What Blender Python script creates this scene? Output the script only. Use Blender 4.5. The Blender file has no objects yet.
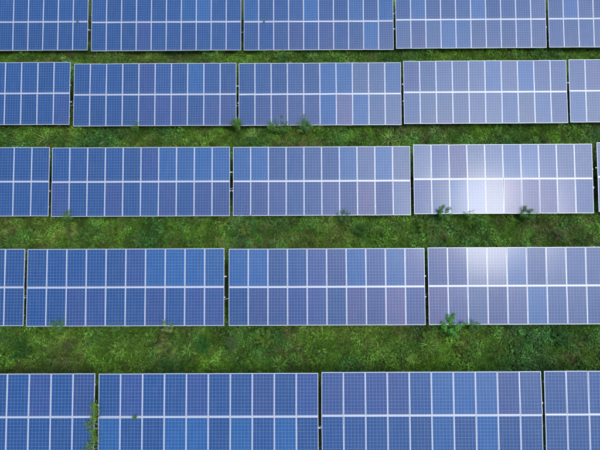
import bpy, math, random
import numpy as np
from mathutils import Matrix, Vector, noise as mnoise

scn = bpy.context.scene
C = scn.collection
random.seed(7)
R = math.radians

# ------------------------------------------------------------------ camera
cd = bpy.data.cameras.new('camera')
cd.sensor_width = 36.0
cd.lens = 36.0 * 440.0 / 600.0
cd.clip_start = 0.1
cd.clip_end = 20000
cam = bpy.data.objects.new('camera', cd)
C.objects.link(cam)
right = Vector((0.9999867, -0.0031632, -0.0040702)).normalized()
fwd = Vector((-0.0025230, 0.3882122, -0.9215665)).normalized()
up = right.cross(fwd).normalized()
cam.matrix_world = Matrix(((right.x, up.x, -fwd.x, 0), (right.y, up.y, -fwd.y, 0),
                           (right.z, up.z, -fwd.z, 23.365), (0, 0, 0, 1)))
scn.camera = cam

# ------------------------------------------------------------------ sky and sun
SUN_EL, SUN_AZ = R(62.1), R(124.3)          # azimuth clockwise from +Y
SUN_DIR = Vector((math.sin(SUN_AZ)*math.cos(SUN_EL), math.cos(SUN_AZ)*math.cos(SUN_EL), math.sin(SUN_EL)))
world = bpy.data.worlds.new('World'); scn.world = world; world.use_nodes = True
nt = world.node_tree; nt.nodes.clear()
def N(t, **k):
    n = nt.nodes.new(t)
    for a, b in k.items(): setattr(n, a, b)
    return n
out = N('ShaderNodeOutputWorld'); bg = N('ShaderNodeBackground'); bg.inputs['Strength'].default_value = 0.15
sky = N('ShaderNodeTexSky', sky_type='NISHITA', sun_disc=False)
sky.sun_elevation = SUN_EL; sky.sun_rotation = SUN_AZ
sky.air_density = 1.0; sky.dust_density = 2.0; sky.ozone_density = 1.5
tc = N('ShaderNodeTexCoord')
# thin broken cloud over the blue, thicker towards the sun side
nz = N('ShaderNodeTexNoise'); nz.inputs['Scale'].default_value = 2.2; nz.inputs['Detail'].default_value = 5
mp = N('ShaderNodeMapping'); mp.inputs['Scale'].default_value = (1, 1, 1.6)
nt.links.new(tc.outputs['Generated'], mp.inputs[0]); nt.links.new(mp.outputs[0], nz.inputs['Vector'])
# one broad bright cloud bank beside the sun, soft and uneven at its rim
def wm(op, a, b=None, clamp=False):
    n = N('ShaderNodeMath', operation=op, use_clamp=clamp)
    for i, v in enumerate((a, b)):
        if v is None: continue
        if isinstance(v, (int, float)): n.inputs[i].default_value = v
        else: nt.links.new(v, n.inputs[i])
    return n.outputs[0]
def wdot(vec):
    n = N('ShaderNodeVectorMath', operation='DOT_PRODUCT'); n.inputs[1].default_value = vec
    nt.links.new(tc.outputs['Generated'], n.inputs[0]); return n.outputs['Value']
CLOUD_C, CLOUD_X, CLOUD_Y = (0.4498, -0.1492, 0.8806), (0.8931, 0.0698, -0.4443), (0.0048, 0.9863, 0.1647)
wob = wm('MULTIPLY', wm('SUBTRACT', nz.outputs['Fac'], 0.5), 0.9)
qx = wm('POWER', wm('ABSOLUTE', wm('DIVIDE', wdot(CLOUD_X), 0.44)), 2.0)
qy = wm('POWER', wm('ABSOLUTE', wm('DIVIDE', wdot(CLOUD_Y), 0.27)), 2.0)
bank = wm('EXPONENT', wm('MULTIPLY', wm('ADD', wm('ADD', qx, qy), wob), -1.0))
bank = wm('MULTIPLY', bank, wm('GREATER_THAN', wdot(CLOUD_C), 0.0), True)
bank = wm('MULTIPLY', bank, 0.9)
br = N('ShaderNodeMapRange'); br.inputs['From Min'].default_value = 0.45; br.inputs['From Max'].default_value = 0.7
br.inputs['To Min'].default_value = 0.0; br.inputs['To Max'].default_value = 0.015
nt.links.new(nz.outputs['Fac'], br.inputs['Value'])
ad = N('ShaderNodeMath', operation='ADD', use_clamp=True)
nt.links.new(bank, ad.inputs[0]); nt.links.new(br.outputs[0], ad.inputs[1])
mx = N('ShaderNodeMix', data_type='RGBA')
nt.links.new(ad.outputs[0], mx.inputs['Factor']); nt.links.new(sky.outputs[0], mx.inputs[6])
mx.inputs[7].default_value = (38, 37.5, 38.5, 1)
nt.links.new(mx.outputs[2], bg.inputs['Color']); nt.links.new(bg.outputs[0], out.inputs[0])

sl = bpy.data.lights.new('sun', 'SUN'); sl.energy = 0.5; sl.angle = R(12); sl.color = (1.0, 0.96, 0.9)
so = bpy.data.objects.new('sun', sl); C.objects.link(so)
so.rotation_euler = SUN_DIR.to_track_quat('Z', 'Y').to_euler(); so.location = SUN_DIR * 60

vs = scn.view_settings
scn.display_settings.display_device = 'sRGB'
vs.view_transform = 'Standard'; vs.look = 'None'; vs.gamma = 1.0; vs.use_curve_mapping = False
vs.exposure = 0.6

# ------------------------------------------------------------------ materials
def mat(name):
    m = bpy.data.materials.new(name); m.use_nodes = True
    t = m.node_tree; b = t.nodes['Principled BSDF']
    return m, t, b
def tn(t, ty, **k):
    n = t.nodes.new(ty)
    for a, b in k.items(): setattr(n, a, b)
    return n
def math_(t, op, a, b=None, clamp=False):
    n = tn(t, 'ShaderNodeMath', operation=op, use_clamp=clamp)
    for i, v in enumerate((a, b)):
        if v is None: continue
        if isinstance(v, (int, float)): n.inputs[i].default_value = v
        else: t.links.new(v, n.inputs[i])
    return n.outputs[0]
def mixc(t, f, a, b, blend='MIX'):
    n = tn(t, 'ShaderNodeMix', data_type='RGBA', blend_type=blend)
    if isinstance(f, (int, float)): n.inputs['Factor'].default_value = f
    else: t.links.new(f, n.inputs['Factor'])
    for i, v in ((6, a), (7, b)):
        if isinstance(v, tuple): n.inputs[i].default_value = v
        else: t.links.new(v, n.inputs[i])
    return n.outputs[2]

# anodised aluminium
def metal(name, col, metallic, rough, dirt=0.12):
    m, t, b = mat(name)
    co = tn(t, 'ShaderNodeTexCoord'); nz = tn(t, 'ShaderNodeTexNoise'); nz.inputs['Scale'].default_value = 9
    nz.inputs['Detail'].default_value = 4; t.links.new(co.outputs['Object'], nz.inputs['Vector'])
    oi = tn(t, 'ShaderNodeObjectInfo')
    f = math_(t, 'ADD', math_(t, 'MULTIPLY', nz.outputs['Fac'], dirt), math_(t, 'MULTIPLY', oi.outputs['Random'], dirt*0.6))
    c = mixc(t, f, tuple(col)+(1,), (0.30, 0.29, 0.26, 1))
    t.links.new(c, b.inputs['Base Color'])
    b.inputs['Metallic'].default_value = metallic; b.inputs['Roughness'].default_value = rough
    return m
M_FRAME = metal('aluminium_frame', (0.43, 0.47, 0.54), 0.25, 0.42)
M_STEEL = metal('galvanised_steel', (0.52, 0.54, 0.56), 0.45, 0.5, 0.4)
M_CLAMP = metal('clamp_metal', (0.45, 0.46, 0.48), 0.6, 0.4, 0.3)

# poly-crystalline cells behind glass
CW = 0.1575
def cell_material():
    m, t, b = mat('solar_cells')
    co = tn(t, 'ShaderNodeTexCoord'); sep = tn(t, 'ShaderNodeSeparateXYZ')
    t.links.new(co.outputs['Object'], sep.inputs[0])
    oi = tn(t, 'ShaderNodeObjectInfo')
    u = math_(t, 'ADD', math_(t, 'DIVIDE', sep.outputs['X'], CW), 3.0)
    v = math_(t, 'ADD', math_(t, 'DIVIDE', sep.outputs['Y'], CW), 6.0)
    fu, fv = math_(t, 'FRACT', u), math_(t, 'FRACT', v)
    du = math_(t, 'ABSOLUTE', math_(t, 'SUBTRACT', fu, 0.5)); dv = math_(t, 'ABSOLUTE', math_(t, 'SUBTRACT', fv, 0.5))
    G = 0.5 - 0.0125
    gap = math_(t, 'MAXIMUM', math_(t, 'GREATER_THAN', du, G), math_(t, 'GREATER_THAN', dv, G))
    # margin of white backsheet outside the 6 x 12 cells
    ou = math_(t, 'GREATER_THAN', math_(t, 'ABSOLUTE', sep.outputs['X']), 3*CW - 0.001)
    ov = math_(t, 'GREATER_THAN', math_(t, 'ABSOLUTE', sep.outputs['Y']), 6*CW - 0.001)
    margin = math_(t, 'MAXIMUM', ou, ov)
    # three busbars per cell along the length
    f3 = math_(t, 'FRACT', math_(t, 'MULTIPLY', fu, 3.0))
    bus = math_(t, 'LESS_THAN', math_(t, 'ABSOLUTE', math_(t, 'SUBTRACT', f3, 0.5)), 0.024)
    # cell id -> slight tone differences of the crystal batches
    cid = tn(t, 'ShaderNodeCombineXYZ')
    t.links.new(math_(t, 'FLOOR', u), cid.inputs[0]); t.links.new(math_(t, 'FLOOR', v), cid.inputs[1])
    t.links.new(math_(t, 'MULTIPLY', oi.outputs['Random'], 97.0), cid.inputs[2])
    wn = tn(t, 'ShaderNodeTexWhiteNoise'); t.links.new(cid.outputs[0], wn.inputs['Vector'])
    vo = tn(t, 'ShaderNodeTexVoronoi'); vo.inputs['Scale'].default_value = 60
    t.links.new(co.outputs['Object'], vo.inputs['Vector'])
    grain = tn(t, 'ShaderNodeSeparateColor'); t.links.new(vo.outputs['Color'], grain.inputs[0])
    base = mixc(t, wn.outputs['Value'], (0.001, 0.033, 0.134, 1), (0.0028, 0.029, 0.128, 1))
    base = mixc(t, math_(t, 'MULTIPLY', grain.outputs[0], 0.25), base, (0.004, 0.052, 0.185, 1))
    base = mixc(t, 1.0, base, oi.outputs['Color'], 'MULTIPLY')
    c = mixc(t, math_(t, 'MULTIPLY', bus, 0.42), base, (0.26, 0.46, 0.64, 1))
    c = mixc(t, gap, c, (0.18, 0.40, 0.62, 1))
    c = mixc(t, margin, c, (0.25, 0.32, 0.46, 1))
    # thin dust film, heavier towards the lower edge where rain leaves it
    dn = tn(t, 'ShaderNodeTexNoise'); dn.inputs['Scale'].default_value = 1.6; dn.inputs['Detail'].default_value = 6
    off = tn(t, 'ShaderNodeVectorMath', operation='ADD')
    t.links.new(co.outputs['Object'], off.inputs[0]); t.links.new(cid.outputs[0], off.inputs[1])
    sc_ = tn(t, 'ShaderNodeVectorMath', operation='ADD'); rv = tn(t, 'ShaderNodeCombineXYZ')
    t.links.new(math_(t, 'MULTIPLY', oi.outputs['Random'], 50.0), rv.inputs[0])
    t.links.new(co.outputs['Object'], sc_.inputs[0]); t.links.new(rv.outputs[0], sc_.inputs[1])
    sm = tn(t, 'ShaderNodeMapping'); sm.inputs['Scale'].default_value = (2.6, 0.7, 1)
    t.links.new(sc_.outputs[0], sm.inputs[0]); t.links.new(sm.outputs[0], dn.inputs['Vector'])
    dust = math_(t, 'MULTIPLY', math_(t, 'POWER', dn.outputs['Fac'], 2.0), 0.06)
    edge = tn(t, 'ShaderNodeMapRange'); edge.inputs['From Min'].default_value = -0.80; edge.inputs['From Max'].default_value = -0.95
    edge.inputs['To Max'].default_value = 0.06; t.links.new(sep.outputs['Y'], edge.inputs['Value'])
    dust = math_(t, 'ADD', dust, edge.outputs[0])
    c = mixc(t, dust, c, (0.42, 0.42, 0.40, 1))
    t.links.new(c, b.inputs['Base Color'])
    b.inputs['Roughness'].default_value = 0.5
    b.inputs['Specular IOR Level'].default_value = 0.1
    b.inputs['Coat Weight'].default_value = 1.0
    b.inputs['Coat IOR'].default_value = 1.37
    rr = tn(t, 'ShaderNodeMapRange'); rr.inputs['To Min'].default_value = 0.14; rr.inputs['To Max'].default_value = 0.18
    t.links.new(dn.outputs['Fac'], rr.inputs['Value'])
    t.links.new(rr.outputs[0], b.inputs['Coat Roughness'])
    return m
M_CELL = cell_material()
M_BACK = metal('white_backsheet', (0.78, 0.78, 0.78), 0.0, 0.6)

# foliage: colour per leaf from an attribute
def leafmat(name, trans=0.35):
    m, t, b = mat(name)
    at = tn(t, 'ShaderNodeAttribute', attribute_name='tint')
    t.links.new(at.outputs['Color'], b.inputs['Base Color'])
    b.inputs['Roughness'].default_value = 0.6; b.inputs['Specular IOR Level'].default_value = 0.12
    tr = tn(t, 'ShaderNodeBsdfTranslucent')
    c2 = mixc(t, 1.0, at.outputs['Color'], (1.25, 1.35, 0.55, 1), 'MULTIPLY')
    t.links.new(c2, tr.inputs['Color'])
    ms = tn(t, 'ShaderNodeMixShader'); ms.inputs[0].default_value = trans
    o = t.nodes['Material Output']
    t.links.new(b.outputs[0], ms.inputs[1]); t.links.new(tr.outputs[0], ms.inputs[2]); t.links.new(ms.outputs[0], o.inputs[0])
    return m
M_GRASS = leafmat('grass_blades', 0.3)
M_LEAF = leafmat('weed_leaves', 0.35)
def soilmat():
    m, t, b = mat('soil_and_moss')
    co = tn(t, 'ShaderNodeTexCoord')
    a = tn(t, 'ShaderNodeTexNoise'); a.inputs['Scale'].default_value = 0.9; a.inputs['Detail'].default_value = 8
    c = tn(t, 'ShaderNodeTexNoise'); c.inputs['Scale'].default_value = 14; c.inputs['Detail'].default_value = 6
    for n in (a, c): t.links.new(co.outputs['Object'], n.inputs['Vector'])
    r1 = tn(t, 'ShaderNodeMapRange'); r1.inputs['From Min'].default_value = .4; r1.inputs['From Max'].default_value = .62
    t.links.new(a.outputs['Fac'], r1.inputs['Value'])
    col = mixc(t, r1.outputs[0], (0.030, 0.050, 0.014, 1), (0.055, 0.050, 0.024, 1))
    col = mixc(t, c.outputs['Fac'], col, (0.028, 0.060, 0.012, 1))
    t.links.new(col, b.inputs['Base Color']); b.inputs['Roughness'].default_value = 0.95
    bp = tn(t, 'ShaderNodeBump'); bp.inputs['Strength'].default_value = 0.6; bp.inputs['Distance'].default_value = 0.05
    t.links.new(c.outputs['Fac'], bp.inputs['Height']); t.links.new(bp.outputs[0], b.inputs['Normal'])
    return m
M_SOIL = soilmat()
def stemmat():
    m, t, b = mat('green_stem')
    co = tn(t, 'ShaderNodeTexCoord'); n = tn(t, 'ShaderNodeTexNoise'); n.inputs['Scale'].default_value = 20
    t.links.new(co.outputs['Object'], n.inputs['Vector'])
    c = mixc(t, n.outputs['Fac'], (0.06, 0.10, 0.03, 1), (0.11, 0.08, 0.05, 1))
    t.links.new(c, b.inputs['Base Color']); b.inputs['Roughness'].default_value = 0.7
    return m
M_STEM = stemmat()

# ------------------------------------------------------------------ helpers
def mesh_obj(name, verts, faces, mats, parent=None, mi=None):
    me = bpy.data.meshes.new(name); me.from_pydata([tuple(v) for v in verts], [], faces)
    for m in (mats if isinstance(mats, (list, tuple)) else [mats]): me.materials.append(m)
    if mi is not None: me.polygons.foreach_set('material_index', mi)
    me.update()
    o = bpy.data.objects.new(name, me); C.objects.link(o); o.parent = parent
    return o
class MB:
    def __init__(s): s.v = []; s.f = []
    def box(s, c, d, rx=0.0):
        b = len(s.v); cx, cy, cz = c; hx, hy, hz = d[0]/2, d[1]/2, d[2]/2
        for x in (-hx, hx):
            for y in (-hy, hy):
                for z in (-hz, hz):
                    s.v.append((cx+x, cy+y*math.cos(rx)-z*math.sin(rx), cz+y*math.sin(rx)+z*math.cos(rx)))
        for q in ((0,1,3,2),(4,6,7,5),(0,4,5,1),(2,3,7,6),(0,2,6,4),(1,5,7,3)): s.f.append([b+i for i in q])
    def tube(s, pts, rad, n=6):
        b0 = len(s.v); P = [Vector(p) for p in pts]
        for i, p in enumerate(P):
            d = (P[min(i+1, len(P)-1)] - P[max(i-1, 0)]).normalized()
            a = d.cross(Vector((0.3, 0.9, 0.1))).normalized(); c = d.cross(a)
            r = rad[i] if isinstance(rad, (list, tuple)) else rad
            for k in range(n):
                th = 2*math.pi*k/n; q = p + (a*math.cos(th)+c*math.sin(th))*r; s.v.append(tuple(q))
        for i in range(len(P)-1):
            for k in range(n):
                s.f.append([b0+i*n+k, b0+i*n+(k+1)%n, b0+(i+1)*n+(k+1)%n, b0+(i+1)*n+k])
        s.f.append([b0+k for k in range(n)][::-1]); s.f.append([b0+(len(P)-1)*n+k for k in range(n)])
    def build(s, name, m, parent=None): return mesh_obj(name, s.v, s.f, m, parent)
def tag(o, label=None, cat=None, group=None, kind=None):
    if label: o['label'] = label
    if cat: o['category'] = cat
    if group: o['group'] = group
    if kind: o['kind'] = kind
    return o
def empty(name, loc):
    o = bpy.data.objects.new(name, None); C.objects.link(o); o.location = loc; o.empty_display_size = .3
    return o
def kids(o): return [c for c in C.objects if c.parent == o]
def fbm(x, y, s=1.0, o=0.0): return mnoise.noise(Vector((x*s+o, y*s-o, o*0.7)))
# vectorised value noise
_rs = np.random.RandomState(11); _G = _rs.rand(256, 256)
def vn(x, y, s, off=0):
    x = x*s + 97.3 + off*13.7; y = y*s + 61.1 + off*7.9
    xi = np.floor(x).astype(int); yi = np.floor(y).astype(int); fx = x-xi; fy = y-yi
    fx = fx*fx*(3-2*fx); fy = fy*fy*(3-2*fy)
    g = lambda a, b: _G[a % 256, b % 256]
    return (g(xi, yi)*(1-fx)+g(xi+1, yi)*fx)*(1-fy) + (g(xi, yi+1)*(1-fx)+g(xi+1, yi+1)*fx)*fy
def ground_z(x, y): return 0.14*(vn(x, y, 0.35, 3)-0.5) + 0.06*(vn(x, y, 1.3, 4)-0.5)

# ------------------------------------------------------------------ ground
def build_ground():
    n = 200
    lin = np.linspace(-1, 1, n); s = np.sign(lin)*(np.abs(lin)*32 + np.abs(lin)**9*9000)
    X, Y = np.meshgrid(s, s + 12, indexing='ij'); Z = ground_z(X, Y)
    far = np.clip((np.hypot(X, Y-12)-32)/200, 0, 1); Z = Z*(1-far)
    v = np.stack([X, Y, Z], -1).reshape(-1, 3)
    f = [(i*n+j, (i+1)*n+j, (i+1)*n+j+1, i*n+j+1) for i in range(n-1) for j in range(n-1)]
    o = mesh_obj('ground', v, f, M_SOIL)
    o.data.polygons.foreach_set('use_smooth', [True]*len(f))
    tag(o, kind='structure')
build_ground()

# ------------------------------------------------------------------ solar tables
TILT = 0.3554; ct, st = math.cos(TILT), math.sin(TILT)
MW, ML, GX, GY = 1.002, 1.956, 0.010, 0.030
TWD = 10*MW + 9*GX; TL = 2*ML + GY
FW = 0.022
def slope(x, s, h=0.0):                      # point on the tilted plane in table coordinates (plane centre at z 0)
    return Vector((x, s*ct - h*st, s*st + h*ct))

def make_module():
    # frame ring with outer walls and an inner lip
    v = []; f = []
    ox, oy = MW/2, ML/2; ix, iy = ox-FW, oy-FW; c = 0.002
    rings = [(ox, oy, -0.040), (ox, oy, -c), (ox-c, oy-c, 0.0), (ix+c, iy+c, 0.0), (ix, iy, -c), (ix, iy, -0.012), (ix, iy, -0.040)]
    for (a, b, z) in rings: v += [(-a, -b, z), (a, -b, z), (a, b, z), (-a, b, z)]
    nr = len(rings)
    for r in range(nr):
        q = (r+1) % nr
        for k in range(4): f.append([r*4+k, r*4+(k+1) % 4, q*4+(k+1) % 4, q*4+k])
    fr = mesh_obj('solar_panel', v, f, M_FRAME)
    px, py = ix-0.0005, iy-0.0005; v = []
    for z in (-0.009, -0.004): v += [(-px, -py, z), (px, -py, z), (px, py, z), (-px, py, z)]
    f = [[3,2,1,0], [4,5,6,7], [0,1,5,4], [1,2,6,5], [2,3,7,6], [3,0,4,7]]
    gl = mesh_obj('cell_glass', v, f, [M_CELL, M_BACK], fr, [1, 0, 1, 1, 1, 1])
    return fr, gl

PUR_S = (1.45, 0.53, -0.53, -1.45)           # positions of the four purlins along the slope
# colour of each panel's crystal batch or painted sheen: n normal, p purple, c bright blue, g greyed lavender (pale glare sheen put into the base colour), r reddish
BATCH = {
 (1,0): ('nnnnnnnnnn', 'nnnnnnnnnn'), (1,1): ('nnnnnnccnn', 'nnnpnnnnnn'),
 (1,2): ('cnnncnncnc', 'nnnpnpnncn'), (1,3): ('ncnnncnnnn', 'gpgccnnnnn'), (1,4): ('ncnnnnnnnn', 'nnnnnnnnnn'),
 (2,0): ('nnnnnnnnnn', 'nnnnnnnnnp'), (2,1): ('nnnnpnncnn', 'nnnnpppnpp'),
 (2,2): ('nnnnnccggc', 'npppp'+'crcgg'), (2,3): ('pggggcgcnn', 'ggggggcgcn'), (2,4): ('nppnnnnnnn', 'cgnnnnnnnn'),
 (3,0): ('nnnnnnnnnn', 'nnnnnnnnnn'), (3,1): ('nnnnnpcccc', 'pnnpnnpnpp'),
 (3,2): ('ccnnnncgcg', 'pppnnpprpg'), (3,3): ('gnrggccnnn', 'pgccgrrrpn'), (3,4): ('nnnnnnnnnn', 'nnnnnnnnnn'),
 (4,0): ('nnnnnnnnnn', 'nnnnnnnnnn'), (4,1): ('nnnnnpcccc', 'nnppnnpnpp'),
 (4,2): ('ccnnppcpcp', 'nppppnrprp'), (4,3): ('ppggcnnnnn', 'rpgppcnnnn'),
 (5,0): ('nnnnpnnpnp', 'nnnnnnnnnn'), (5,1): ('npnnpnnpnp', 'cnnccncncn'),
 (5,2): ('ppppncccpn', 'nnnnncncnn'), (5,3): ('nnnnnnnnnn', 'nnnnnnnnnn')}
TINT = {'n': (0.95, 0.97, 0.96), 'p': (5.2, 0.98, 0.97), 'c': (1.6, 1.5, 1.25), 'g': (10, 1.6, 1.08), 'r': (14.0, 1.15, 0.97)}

HAS_RIGHT = {(1,0),(1,1),(1,2),(1,3),(2,0),(2,1),(2,2),(2,3),(3,0),(3,1),(3,2),(3,3),(4,0),(4,1),(4,2),(5,0),(5,1),(5,2)}
M_CABLE = metal('cable_sheath', (0.4, 0.41, 0.42), 0.0, 0.5)
def make_table():
    root = empty('solar_panel_table', (0, 0, 0))
    pur = []
    for s in PUR_S:
        m = MB(); m.box((0, 0, 0), (TWD+0.02, 0.05, 0.06))
        p = m.build('purlin', M_STEEL, root); p.rotation_euler.x = TILT; pur.append(p)
        p['s'] = s
    m = MB(); m.box((0, 0, 0), (TWD, GY-0.004, 0.025)); o = m.build('seam_rail', M_STEEL, root); o.rotation_euler.x = TILT
    m = MB(); e = TWD/2
    m.tube([(e-0.35, -0.30, -0.32), (e-0.05, -0.32, -0.36), (e+0.03, -0.36, -0.34), (e+0.11, -0.33, -0.33), (e+0.17, -0.30, -0.36), (e+0.24, -0.30, -0.38)], 0.012, 6)
    m.build('cable', M_CABLE, root)
    # clamps between neighbouring panels on every purlin
    cm = MB(); cm.box((0, 0, 0.034), (0.009, 0.04, 0.046)); cm.box((0, 0, 0.0725), (0.028, 0.045, 0.003)); cm.tube([(0, 0, .0741), (0, 0, .0775)], 0.006)
    first = None
    for p in pur:
        for k in range(1, 10):
            if first is None: first = cm.build('clamp', M_CLAMP, p); o = first
            else: o = first.copy(); C.objects.link(o); o.parent = p
            o.location = (-TWD/2 + k*(MW+GX) - GX/2, 0, 0)
    fr, gl = make_module(); mods = []
    for r in range(2):
        for k in range(10):
            if (r, k) == (0, 0): a, g = fr, gl
            else:
                a = fr.copy(); g = gl.copy(); C.objects.link(a); C.objects.link(g); g.parent = a
            a.parent = root; a['rk'] = r*10+k; mods.append(a)
    xs = (-3.9, -1.3, 1.3, 3.9)
    rm = MB(); rm.box((0, 0, 0), (0.06, 3.5, 0.08)); raf = rm.build('rafter', M_STEEL, root); raf.rotation_euler.x = TILT
    fp = MB(); fp.box((0, 0, 0), (0.09, 0.09, 1.0)); fpo = fp.build('post', M_STEEL, root)
    rp = MB(); rp.box((0, 0, 0), (0.09, 0.09, 2.0)); rpo = rp.build('post', M_STEEL, root)
    bm = MB(); bm.tube([(0, -1.0, 0.30), (0, 0.95, 1.45)], 0.022, 8); bo = bm.build('brace', M_STEEL, root)
    for i, x in enumerate(xs):
        for o in (raf, fpo, rpo, bo):
            c = o if i == 0 else o.copy()
            if i: C.objects.link(c); c.parent = root
            c['x'] = x; c['part'] = {raf: 'raf', fpo: 'fp', rpo: 'rp', bo: 'br'}[o]
    return root

def finish_table(root, key, x, y, z):
    """put the parts at their own heights: the plane centre hangs z above the base"""
    gz = float(ground_z(np.array(x), np.array(y)))
    root.location = (x, y, gz); zc = z - gz
    rnd = random.Random(hash(key) % 1000 + 5*key[0])
    for o in kids(root):
        nm = o.name.split('.')[0]
        if nm == 'purlin':
            s = o['s']; q = slope(0, s, -0.040-0.030); o.location = (0, q.y, q.z+zc)
            if abs(s) < 1:                    # ends that stick out into the gap between tables
                ext = rnd.choice([0.05, 0.08, 0.19, 0.12]); o.scale.x = 1.0
                o.location.x = rnd.choice([ext*0.5, -ext*0.35, ext*0.5])
                for cl_ in kids(o): cl_.location.x -= o.location.x
        elif nm == 'cable':
            dy = rnd.uniform(-.25, .1); o.location = (0, dy, zc + dy*st/ct)
            if key not in HAS_RIGHT: o.scale.x = .96
        elif nm == 'seam_rail':
            q = slope(0, 0, -0.024); o.location = (0, q.y, q.z+zc)
        elif nm == 'solar_panel':
            r, k = divmod(int(o['rk']), 10)
            q = slope(-TWD/2 + MW/2 + k*(MW+GX), (ML/2+GY/2)*(1 if r == 0 else -1), 0)
            o.location = (q.x, q.y, q.z+zc)
            jx, jy = rnd.gauss(0, R(0.42)), rnd.gauss(0, R(0.5))
            if key == (3, 3) and r == 1: jx, jy = {1: (R(.3), R(-1.3)), 2: (R(.5), R(-1.5)), 3: (R(.0), R(-.2)), 4: (R(-.1), R(.3)), 5: (R(1.0), R(1.5)), 6: (R(.6), R(1.8)), 7: (R(.2), R(1.4))}.get(k, (jx, jy))
            if key == (3, 3) and r == 0: jx, jy = {2: (R(-1.2), R(-1.0)), 3: (R(-.5), R(-.2)), 4: (R(-.8), R(.2)), 5: (R(-1.2), R(.2)), 6: (R(-.6), R(.2)), 7: (R(-.4), R(.3))}.get(k, (jx, jy))
            if key == (4, 3) and r == 0: jx, jy = {0: (R(.3), R(-1.0)), 1: (R(.3), R(-.9)), 2: (R(-.5), R(.2)), 3: (R(-.6), R(.1)), 4: (R(.1), R(.6)), 5: (R(.3), R(1.1))}.get(k, (jx, jy))
            o.rotation_euler = (TILT+jx, jy, rnd.gauss(0, R(0.05)))
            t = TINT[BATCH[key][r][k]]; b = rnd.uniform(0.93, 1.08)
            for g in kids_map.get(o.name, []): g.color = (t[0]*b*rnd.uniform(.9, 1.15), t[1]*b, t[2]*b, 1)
            del o['rk']
        elif 'part' in o:
            xx = o['x']; p = o['part']
            if p == 'raf': q = slope(0, 0, -0.145); o.location = (xx, q.y, q.z+zc)
            elif p == 'fp': q = slope(0, -1.15, -0.19); o.location = (xx, q.y, q.z+zc-0.5)
            elif p == 'rp': q = slope(0, 1.15, -0.19); o.location = (xx, q.y, q.z+zc-1.0)
            else: o.location = (xx+0.075, 0, zc-1.21)
            del o['x']; del o['part']
    for o in kids(root):
        if 's' in o: del o['s']

TABLES = {(1,0):(-24.465,24.269,1.341),(1,1):(-14.101,24.205,1.333),(1,2):(-3.816,24.241,1.282),(1,3):(6.446,24.254,1.362),
(1,4):(16.739,24.275,1.357),(2,0):(-24.443,18.202,1.412),(2,1):(-14.100,18.115,1.354),(2,2):(-3.846,18.147,1.284),
(2,3):(6.394,18.143,1.400),(2,4):(16.666,18.188,1.401),(3,0):(-24.418,12.018,1.358),(3,1):(-14.141,11.974,1.365),
(3,2):(-3.870,12.038,1.236),(3,3):(6.371,12.011,1.439),(3,4):(16.818,12.136,1.383),(4,0):(-24.365,5.871,1.339),
(4,1):(-14.057,5.829,1.416),(4,2):(-3.746,5.861,1.232),(4,3):(6.509,5.848,1.344),(5,0):(-19.655,-0.253,1.349),
(5,1):(-9.361,-0.264,1.343),(5,2):(0.902,-0.235,1.367),(5,3):(11.154,-0.219,1.352)}
LABELS = {
(1,0):'deep blue solar table in the far row, cut off by the top left corner',
(1,1):'deep blue solar table in the far row, right beside the corner one on the left',
(1,2):'blue solar table in the middle of the far row, two sprouts on its seam',
(1,3):'solar table in the far row with paler lavender lower panels at its left end',
(1,4):'solar table in the far row, cut off by the top right corner',
(2,0):'solar table in the second row from the top, cut off at the left edge',
(2,1):'blue solar table in the second row, second from left, purplish lower panels',
(2,2):'half blue, half pale solar table in the middle of the second row, weeds below it',
(2,3):'pale lavender hazy solar table in the second row, right of centre',
(2,4):'solar table in the second row from the top, cut off at the right edge',
(3,0):'dark blue solar table in the middle row, cut off at the left edge',
(3,1):'blue solar table of the middle row with four brighter panels at its upper right',
(3,2):'solar table at the very centre of the field, left of the sun glare',
(3,3):'solar table with the white sun glare on its lower panels',
(3,4):'sliver of a solar table right of the sun glare table, mostly outside the right edge',
(4,0):'narrow visible end of a solar table in the fourth row at the left edge',
(4,1):'blue solar table in the fourth row, four brighter panels at its upper right',
(4,2):'blue violet solar table in the middle of the fourth row',
(4,3):'solar table in the fourth row at the right edge, with greyish pale upper panels',
(5,0):'nearest row solar table in the bottom left corner, a leafy vine over its right end',
(5,1):'nearest row solar table right of the leafy vine, one leaf tuft on its seam',
(5,2):'nearest row solar table right of centre, below the wide grass strip',
(5,3):'nearest row solar table cut off by the bottom right corner'}
proto = make_table()
roots = {}
def build_map():
    m = {}
    for o in C.objects:
        if o.parent is not None: m.setdefault(o.parent.name, []).append(o)
    return m
pm = build_map()
def copy_tree(o, parent=None):
    c = o.copy(); C.objects.link(c)
    if parent is not None: c.parent = parent
    for ch in pm.get(o.name, []): copy_tree(ch, c)
    return c
for i, key in enumerate(TABLES): roots[key] = proto if i == 0 else copy_tree(proto)
kids_map = build_map()
def kids(o): return kids_map.get(o.name, [])
for key, (x, y, z) in TABLES.items():
    finish_table(roots[key], key, x + TWD/2, y, z)
    tag(roots[key], LABELS[key], 'solar array', 'tables of solar panels in five rows')

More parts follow.
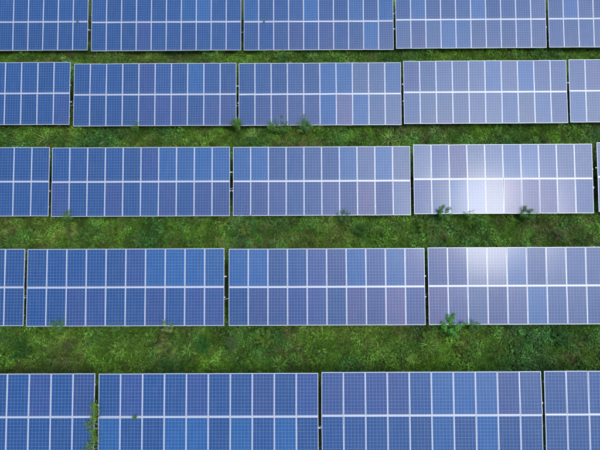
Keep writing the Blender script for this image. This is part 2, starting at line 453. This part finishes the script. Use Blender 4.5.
# ------------------------------------------------------------------ vegetation
GREENS = np.array([(0.036, 0.100, 0.014), (0.072, 0.150, 0.014), (0.022, 0.080, 0.020), (0.092, 0.140, 0.022), (0.095, 0.100, 0.038), (0.065, 0.125, 0.040)])
def leaf_arrays(base, head, pitch, L, W, droop, fold):
    """curved leaf: 5 points wide-narrow; returns verts (n,5,3)"""
    dx, dy = np.cos(head), np.sin(head); ux = -dy; uy = dx
    c1, s1 = np.cos(pitch), np.sin(pitch); p2 = pitch-droop; c2, s2 = np.cos(p2), np.sin(p2)
    m = base + np.stack([dx*c1, dy*c1, s1], -1)*(L*0.5)[:, None]
    t = m + np.stack([dx*c2, dy*c2, s2], -1)*(L*0.5)[:, None]
    w = np.stack([ux, uy, 0*ux], -1)*(W*0.5)[:, None]
    up = np.zeros_like(base); up[:, 2] = fold*W
    return np.stack([base-w*0.35, base+w*0.35, m+w+up, m-w+up, t], 1)
def leaves_mesh(name, V, col, mat_, parent=None):
    n = len(V); me = bpy.data.meshes.new(name)
    me.vertices.add(n*5); me.vertices.foreach_set('co', V.astype(np.float32).reshape(-1))
    idx = np.arange(n)[:, None]*5
    q = np.concatenate([idx+0, idx+1, idx+2, idx+3, idx+3, idx+2, idx+4], 1).reshape(-1)
    me.loops.add(n*7); me.loops.foreach_set('vertex_index', q.astype(np.int32))
    me.polygons.add(n*2)
    ls = (np.arange(n)[:, None]*7 + np.array([0, 4])).reshape(-1); me.polygons.foreach_set('loop_start', ls.astype(np.int32))
    me.update(calc_edges=True); me.validate()
    at = me.attributes.new('tint', 'FLOAT_COLOR', 'POINT')
    c4 = np.concatenate([np.repeat(col, 5, 0), np.ones((n*5, 1))], 1).astype(np.float32)
    at.data.foreach_set('color', c4.reshape(-1)); me.materials.append(mat_)
    o = bpy.data.objects.new(name, me); C.objects.link(o); o.parent = parent
    return o

def build_grass():
    rs = np.random.RandomState(5)
    cl = []
    rows_y = {1: 24.24, 2: 18.15, 3: 12.0, 4: 5.85, 5: -0.25}
    def strip(y0, y1, x0, x1, dens):
        n = int((y1-y0)*(x1-x0)*dens); return np.stack([rs.uniform(x0, x1, n), rs.uniform(y0, y1, n)], 1)
    for r, hw in ((1, 22), (2, 21), (3, 19), (4, 17.5)):
        yl = rows_y[r]-1.85; yh = rows_y[r+1]+1.85 if r+1 in rows_y else yl-3
        cl.append(strip(yh-0.9, yl+1.0, -hw-1, hw+1, DENS))
    cl.append(strip(-8, 32, -26, 28, 2.4))         # thin cover under and around the tables
    P = np.concatenate(cl); n = len(P); x, y = P[:, 0], P[:, 1]
    hgt = 0.7 + 1.1*vn(x, y, 0.9, 1)**1.5
    a = vn(x, y, 0.55, 2); b = vn(x, y, 1.6, 5); c = vn(x, y, 0.35, 7)
    sp = np.zeros(n, int); sp[(b > 0.5) & (rs.rand(n) < 0.55)] = 1; sp[(c*0.6+vn(x, y, 2.2, 9)*0.4 > 0.60) & (rs.rand(n) < 0.7)] = 2
    sp[rs.rand(n) < 0.025] = 3
    Vs = []; Cs = []
    gz = ground_z(x, y)
    for s, cnt, Lr, Wr in ((0, 26, (0.22, 0.42), (0.010, 0.020)), (1, 34, (0.06, 0.12), (0.022, 0.042)), (2, 24, (0.20, 0.38), (0.010, 0.018)), (3, 30, (0.35, 0.6), (0.018, 0.03))):
        ii = np.where(sp == s)[0]; m = len(ii)*cnt; k = np.repeat(ii, cnt)
        th = rs.uniform(0, 2*np.pi, m); rr_ = np.sqrt(rs.rand(m))
        if s == 1:
            rad = 0.20; hh = rs.rand(m)
            base = np.stack([x[k]+np.cos(th)*rr_*rad, y[k]+np.sin(th)*rr_*rad, gz[k]+(0.06+0.34*hh*(1.1-rr_*.7))*hgt[k]], 1)
            pitch = rs.uniform(-0.1, 0.7, m); droop = rs.uniform(0.1, 0.8, m)
        else:
            rad = 0.09
            base = np.stack([x[k]+np.cos(th)*rr_*rad, y[k]+np.sin(th)*rr_*rad, gz[k]], 1)
            pitch = rs.uniform(0.6, 1.4, m); droop = rs.uniform(0.3, 1.5, m)
        head = th + rs.normal(0, 0.7, m)
        L = rs.uniform(*Lr, m)*hgt[k]; W = rs.uniform(*Wr, m)*1.4
        V = leaf_arrays(base, head, pitch, L, W, droop, rs.uniform(-.3, .3, m))
        tone = a[k][:, None]
        if s == 0: col = GREENS[0]*(1-tone)+GREENS[1]*tone
        elif s == 1: col = GREENS[2]*(1-tone)+GREENS[1]*tone*1.1
        elif s == 2: col = GREENS[4]*(1-tone)+GREENS[3]*tone
        else: col = GREENS[5]*(1-tone)+GREENS[3]*tone
        ctint = (0.5+1.25*rs.rand(n)[k]**1.5)[:, None]*(0.6+0.8*vn(x, y, 2.6, 12)[k])[:, None]
        col = 1.42*col*ctint*(0.6+0.9*rs.rand(m)[:, None])
        dry = rs.rand(m) < 0.05; col[dry] = np.array([0.15, 0.12, 0.065])
        Vs.append(V); Cs.append(col)
    V = np.concatenate(Vs); Cc = np.concatenate(Cs)
    o = leaves_mesh('grass', V, Cc, M_GRASS)
    tag(o, 'rough green grass and low weeds growing between and under the solar tables', 'grass', kind='stuff')
    print('grass leaves', len(V))
DENS = 46
build_grass()

def weed(name, label, cat, loc, h, spread, leafL, leafW, nleaf, col, lean=(0, 0), nst=6, seed=0, group=None, droop=(.2, .9), low=0.15):
    if nst > 1: h *= 1.12; spread *= (1.45 if group == WG else 1.2); nleaf *= 1.5; leafL *= (1 if group == WG else .8); leafW *= (1 if group == WG else .75)
    rs = np.random.RandomState(seed+100); x, y = loc[0], loc[1]; z = float(ground_z(np.array(x), np.array(y)))
    root = empty(name, (x, y, z)); tag(root, label, cat, group); nst = nst if nst == 1 else nst+4
    Vs = []; Cs = []; per = max(1, int(nleaf*4.5)//nst)
    col = np.array(col)
    for i in range(nst):
        th = 2*math.pi*i/nst + rs.uniform(-.4, .4); rr_ = spread*rs.uniform(0.35, 1.0) if nst > 1 else spread*.1
        hh = h*rs.uniform(0.72, 1.0)
        tip = Vector((math.cos(th)*rr_+lean[0], math.sin(th)*rr_+lean[1], hh))
        mid = Vector((tip.x*0.35, tip.y*0.35, hh*0.55)); pts = [(0, 0, -0.03), tuple(mid), tuple(tip)]
        m = MB(); m.tube(pts, [0.010, 0.007, 0.003], 5); m.build('stem', M_STEM, root)
        t = low + (1-low)*np.sqrt(rs.rand(per))
        def along(t):
            A = np.array(pts[0]); B = np.array(mid); D = np.array(tip); t = t[:, None]
            return (1-t)**2*A + 2*t*(1-t)*B + t*t*D
        base = along(t) + rs.normal(0, 0.035, (per, 3)); head = rs.uniform(0, 2*np.pi, per)
        pitch = rs.uniform(-.1, .9, per); L = leafL*.72*rs.uniform(.6, 1.15, per)*(1.15-.5*t); W = leafW*.72*rs.uniform(.7, 1.1, per)*(1.15-.5*t)
        Vs.append(leaf_arrays(base, head, pitch, L, W, rs.uniform(*droop, per), rs.uniform(-.2, .2, per)))
        Cs.append((1.65 if group == WG else 1.05)*col*(0.65+0.7*rs.rand(per)[:, None])*(1+rs.normal(0, .05, (per, 3))))
    leaves_mesh('foliage', np.concatenate(Vs), np.clip(np.concatenate(Cs), 0.005, 0.5), M_LEAF, root)
    return root
MID = (0.055, 0.125, 0.025); LIME = (0.095, 0.175, 0.022); DARK = (0.03, 0.085, 0.018); PALE = (0.075, 0.13, 0.04); OLIVE = (0.08, 0.095, 0.04)
WG = 'weeds growing up at the lower panel edges'
W_ = weed
W_('weed_plant', 'tall leafy weed at the gap below the pale middle table of the second row', 'weed', (-3.95, 16.22), 1.15, .30, .17, .07, 110, MID, (0, .12), seed=1, group=WG)
W_('weed_plant', 'bushy weed below the second row, left one of the pair under the middle table', 'weed', (-1.25, 16.02), 0.95, .55, .16, .055, 170, MID, (0, .1), nst=8, seed=2, group=WG)
W_('weed_plant', 'bushy feathery weed below the second row, right one of the pair under the middle table', 'weed', (0.28, 16.08), 1.05, .50, .18, .05, 170, (0.06, .125, .035), (0, .12), nst=8, seed=3, group=WG)
W_('weed_plant', 'small weed touching the lower edge of the second table in the second row', 'weed', (-10.2, 16.15), .85, .22, .13, .05, 50, MID, (0, .08), seed=4, group=WG)
W_('weed_plant', 'small weed at the lower edge of the middle row, near the left side', 'weed', (-13.2, 10.12), .95, .28, .13, .06, 70, MID, (0, .1), seed=5, group=WG)
W_('weed_plant', 'dark leafy weed under the left part of the sun glare table', 'weed', (7.95, 10.06), 1.05, .32, .17, .07, 110, (0.038, .10, .018), (0, .12), seed=6, group=WG)
W_('weed_plant', 'dark spiky weed under the right part of the sun glare table', 'weed', (12.65, 10.05), 1.05, .40, .20, .05, 130, (0.034, .09, .018), (0, .12), nst=8, seed=7, group=WG)
W_('weed_plant', 'low weed directly below the white sun glare', 'weed', (9.5, 10.02), .90, .26, .14, .05, 60, MID, (0, .08), seed=8, group=WG)
W_('weed_plant', 'thin weed peeking over the lower edge of the centre table', 'weed', (2.4, 10.05), .90, .36, .12, .035, 70, (0.04, .1, .03), (0, .08), seed=9, group=WG)
W_('weed_plant', 'weed overlapping the lower edge of the fourth row near the left side', 'weed', (-12.35, 3.86), 1.0, .30, .15, .06, 90, MID, (0, .12), seed=11, group=WG)
W_('weed_plant', 'pale yellowish weed at the lower edge of the fourth row, left of centre', 'weed', (-6.8, 3.88), .95, .26, .14, .06, 80, (0.10, .15, .05), (0, .1), seed=12, group=WG)
W_('weed_plant', 'large bright broadleaf weed below the fourth row, right of the centre gap', 'weed', (7.6, 3.72), 1.05, .50, .22, .10, 170, (0.05, .16, .025), (0, .12), nst=8, seed=13, group=WG)
W_('weed_plant', 'dark thin weed right of the large bright broadleaf weed', 'weed', (8.8, 3.85), .98, .26, .15, .04, 70, (0.034, .10, .018), (0, .1), seed=14, group=WG)
W_('weed_plant', 'slim weed at the second panel joint of the fourth row, left part', 'weed', (-9.5, 3.88), .95, .22, .13, .05, 50, MID, (0, .1), seed=15, group=WG)
SG = 'plants standing out of the grass strips'
W_('grass_tuft', 'pale tuft of long arching blades below the gap in the fourth row', 'grass tuft', (-3.5, 3.15), .75, .25, .70, .035, 90, PALE, nst=5, seed=21, group=SG, droop=(.6, 1.4), low=.05)
W_('leafy_plant', 'lime green leafy plant right of the pale arching grass tuft', 'plant', (-1.85, 3.35), .7, .45, .16, .09, 170, LIME, nst=8, seed=22, group=SG)
W_('leafy_plant', 'dense bluish green plant left of the pale arching grass tuft', 'plant', (-5.0, 3.05), .6, .55, .15, .06, 230, (0.034, .125, .022), nst=10, seed=23, group=SG)
W_('leafy_plant', 'dark broadleaf plant in the wide strip at the left edge', 'plant', (-14.2, 2.9), .65, .6, .19, .10, 190, (0.032, .10, .016), nst=9, seed=24, group=SG)
W_('leafy_plant', 'lime green plant in the strip between middle and fourth rows, left part', 'plant', (-10.8, 9.2), .55, .6, .15, .08, 220, LIME, nst=10, seed=25, group=SG)
W_('leafy_plant', 'bright yellow green plant near the gap between middle and fourth rows', 'plant', (-3.1, 9.35), .6, .4, .16, .08, 150, (0.11, .175, .03), nst=8, seed=26, group=SG)
W_('leafy_plant', 'dark green bushy plant in the strip under the centre table', 'plant', (3.4, 9.3), .7, .6, .15, .06, 230, (0.034, .115, .018), nst=10, seed=27, group=SG)
W_('leafy_plant', 'lime green plant just below the gap left of the sun glare table', 'plant', (6.9, 9.5), .7, .45, .16, .08, 150, (0.08, .16, .022), nst=8, seed=28, group=SG)
W_('dry_plant', 'grey brown withered plant in the strip below the middle row, left part', 'plant', (-10.9, 8.75), .5, .4, .14, .03, 130, (0.085, .095, .045), nst=8, seed=29, group=SG)
W_('dry_plant', 'tan dry plant in the strip below the right end of the sun glare table', 'plant', (14.5, 9.0), .5, .35, .14, .03, 110, (0.11, .11, .05), nst=8, seed=30, group=SG)
W_('dry_plant', 'brownish dry plant in the wide strip near the left edge', 'plant', (-11.9, 3.1), .5, .35, .14, .035, 110, (0.075, .085, .035), nst=8, seed=31, group=SG)
W_('leafy_plant', 'lime green plant left of the large bright broadleaf weed', 'plant', (6.45, 3.5), .65, .3, .15, .08, 90, LIME, nst=6, seed=32, group=SG)
W_('leafy_plant', 'lime green low plant below the left end of the fourth row', 'plant', (-8.3, 2.8), .5, .7, .14, .07, 260, (0.085, .16, .02), nst=12, seed=33, group=SG)
W_('leafy_plant', 'bright plant in the narrow top strip below the middle of the far row', 'plant', (-1.2, 21.7), .7, .45, .16, .08, 150, (0.05, .13, .03), nst=8, seed=34, group=SG)
W_('leafy_plant', 'dark plant in the wide strip below the fourth row, far right', 'plant', (13.2, 3.3), .7, .5, .17, .08, 170, (0.034, .10, .018), nst=9, seed=35, group=SG)

# sprouts that grow through the seam between upper and lower panels
QG = 'sprouts growing through the panel seams'
def sprout(label, x, y, ztop, spread, n, col, seed):
    return weed('weed_sprout', label, 'weed', (x, y), ztop, spread, .13, .06, n, col, nst=1, seed=seed, group=QG, low=.93)
sprout('small sprout on the seam of the far row table near the top left corner', -15.08, 24.269, 1.53, .2, 16, (0.04, .11, .03), 41)
sprout('left of two small sprouts on the seam of the middle far row table', -2.48, 24.241, 1.45, .2, 9, (0.04, .10, .03), 42)
sprout('right of two small sprouts on the seam of the middle far row table', -1.60, 24.241, 1.47, .2, 15, (0.04, .10, .03), 43)
sprout('leaf tuft on the seam of the nearest row, right of the leafy vine', -7.66, -0.264, 1.58, .2, 24, (0.075, .15, .03), 44)

# climbing vine in the gap of the nearest row
def vine():
    rs = np.random.RandomState(77); gx = -9.455
    root = empty('climbing_vine', (gx, -1.2, float(ground_z(np.array(gx), np.array(-1.2)))))
    tag(root, 'bright green leafy vine climbing through the gap in the nearest row', 'vine')
    rz = root.location.z
    Vs = []; Cs = []
    for i in range(9):
        y1 = -2.0 + 2.25*i/8.0; s1 = (y1+0.26)/ct; z1 = 1.35+s1*st
        over = rs.uniform(.15, .4); side = -rs.uniform(.1, .6) if i < 6 and i % 3 != 0 else rs.uniform(-.05, .28)
        if i >= 6: side *= .5
        P = [Vector((rs.uniform(-.03, .03), y1*0.35+0.2, -0.03)), Vector((0, y1+1.15, z1*0.6-rz)), Vector((0, y1+1.2, z1+0.02-rz)), Vector((side*.5, y1+1.25, z1+over-rz)), Vector((side, y1+1.2, z1+over*.7-rz))]
        m = MB(); m.tube(P, [.010, .008, .006, .004, .002], 5); m.build('stem', M_STEM, root)
        n = 65; t = rs.rand(n)**.8
        A, B, D = [np.array(P[k]) for k in (2, 3, 4)]; tt = t[:, None]
        base = (1-tt)**2*A+2*tt*(1-tt)*B+tt*tt*D + rs.normal(0, .08, (n, 3)); base[:, 2] = np.maximum(base[:, 2], z1-rz+.03)
        head = rs.uniform(0, 2*np.pi, n)
        Vs.append(leaf_arrays(base, head, rs.uniform(0, .6, n), rs.uniform(.06, .12, n), rs.uniform(.025, .055, n), rs.uniform(.1, .7, n), rs.uniform(-.2, .2, n)))
        Cs.append(np.array((0.10, .19, .03))*(0.65+.7*rs.rand(n)[:, None]))
    leaves_mesh('foliage', np.concatenate(Vs), np.concatenate(Cs), M_LEAF, root)
vine()
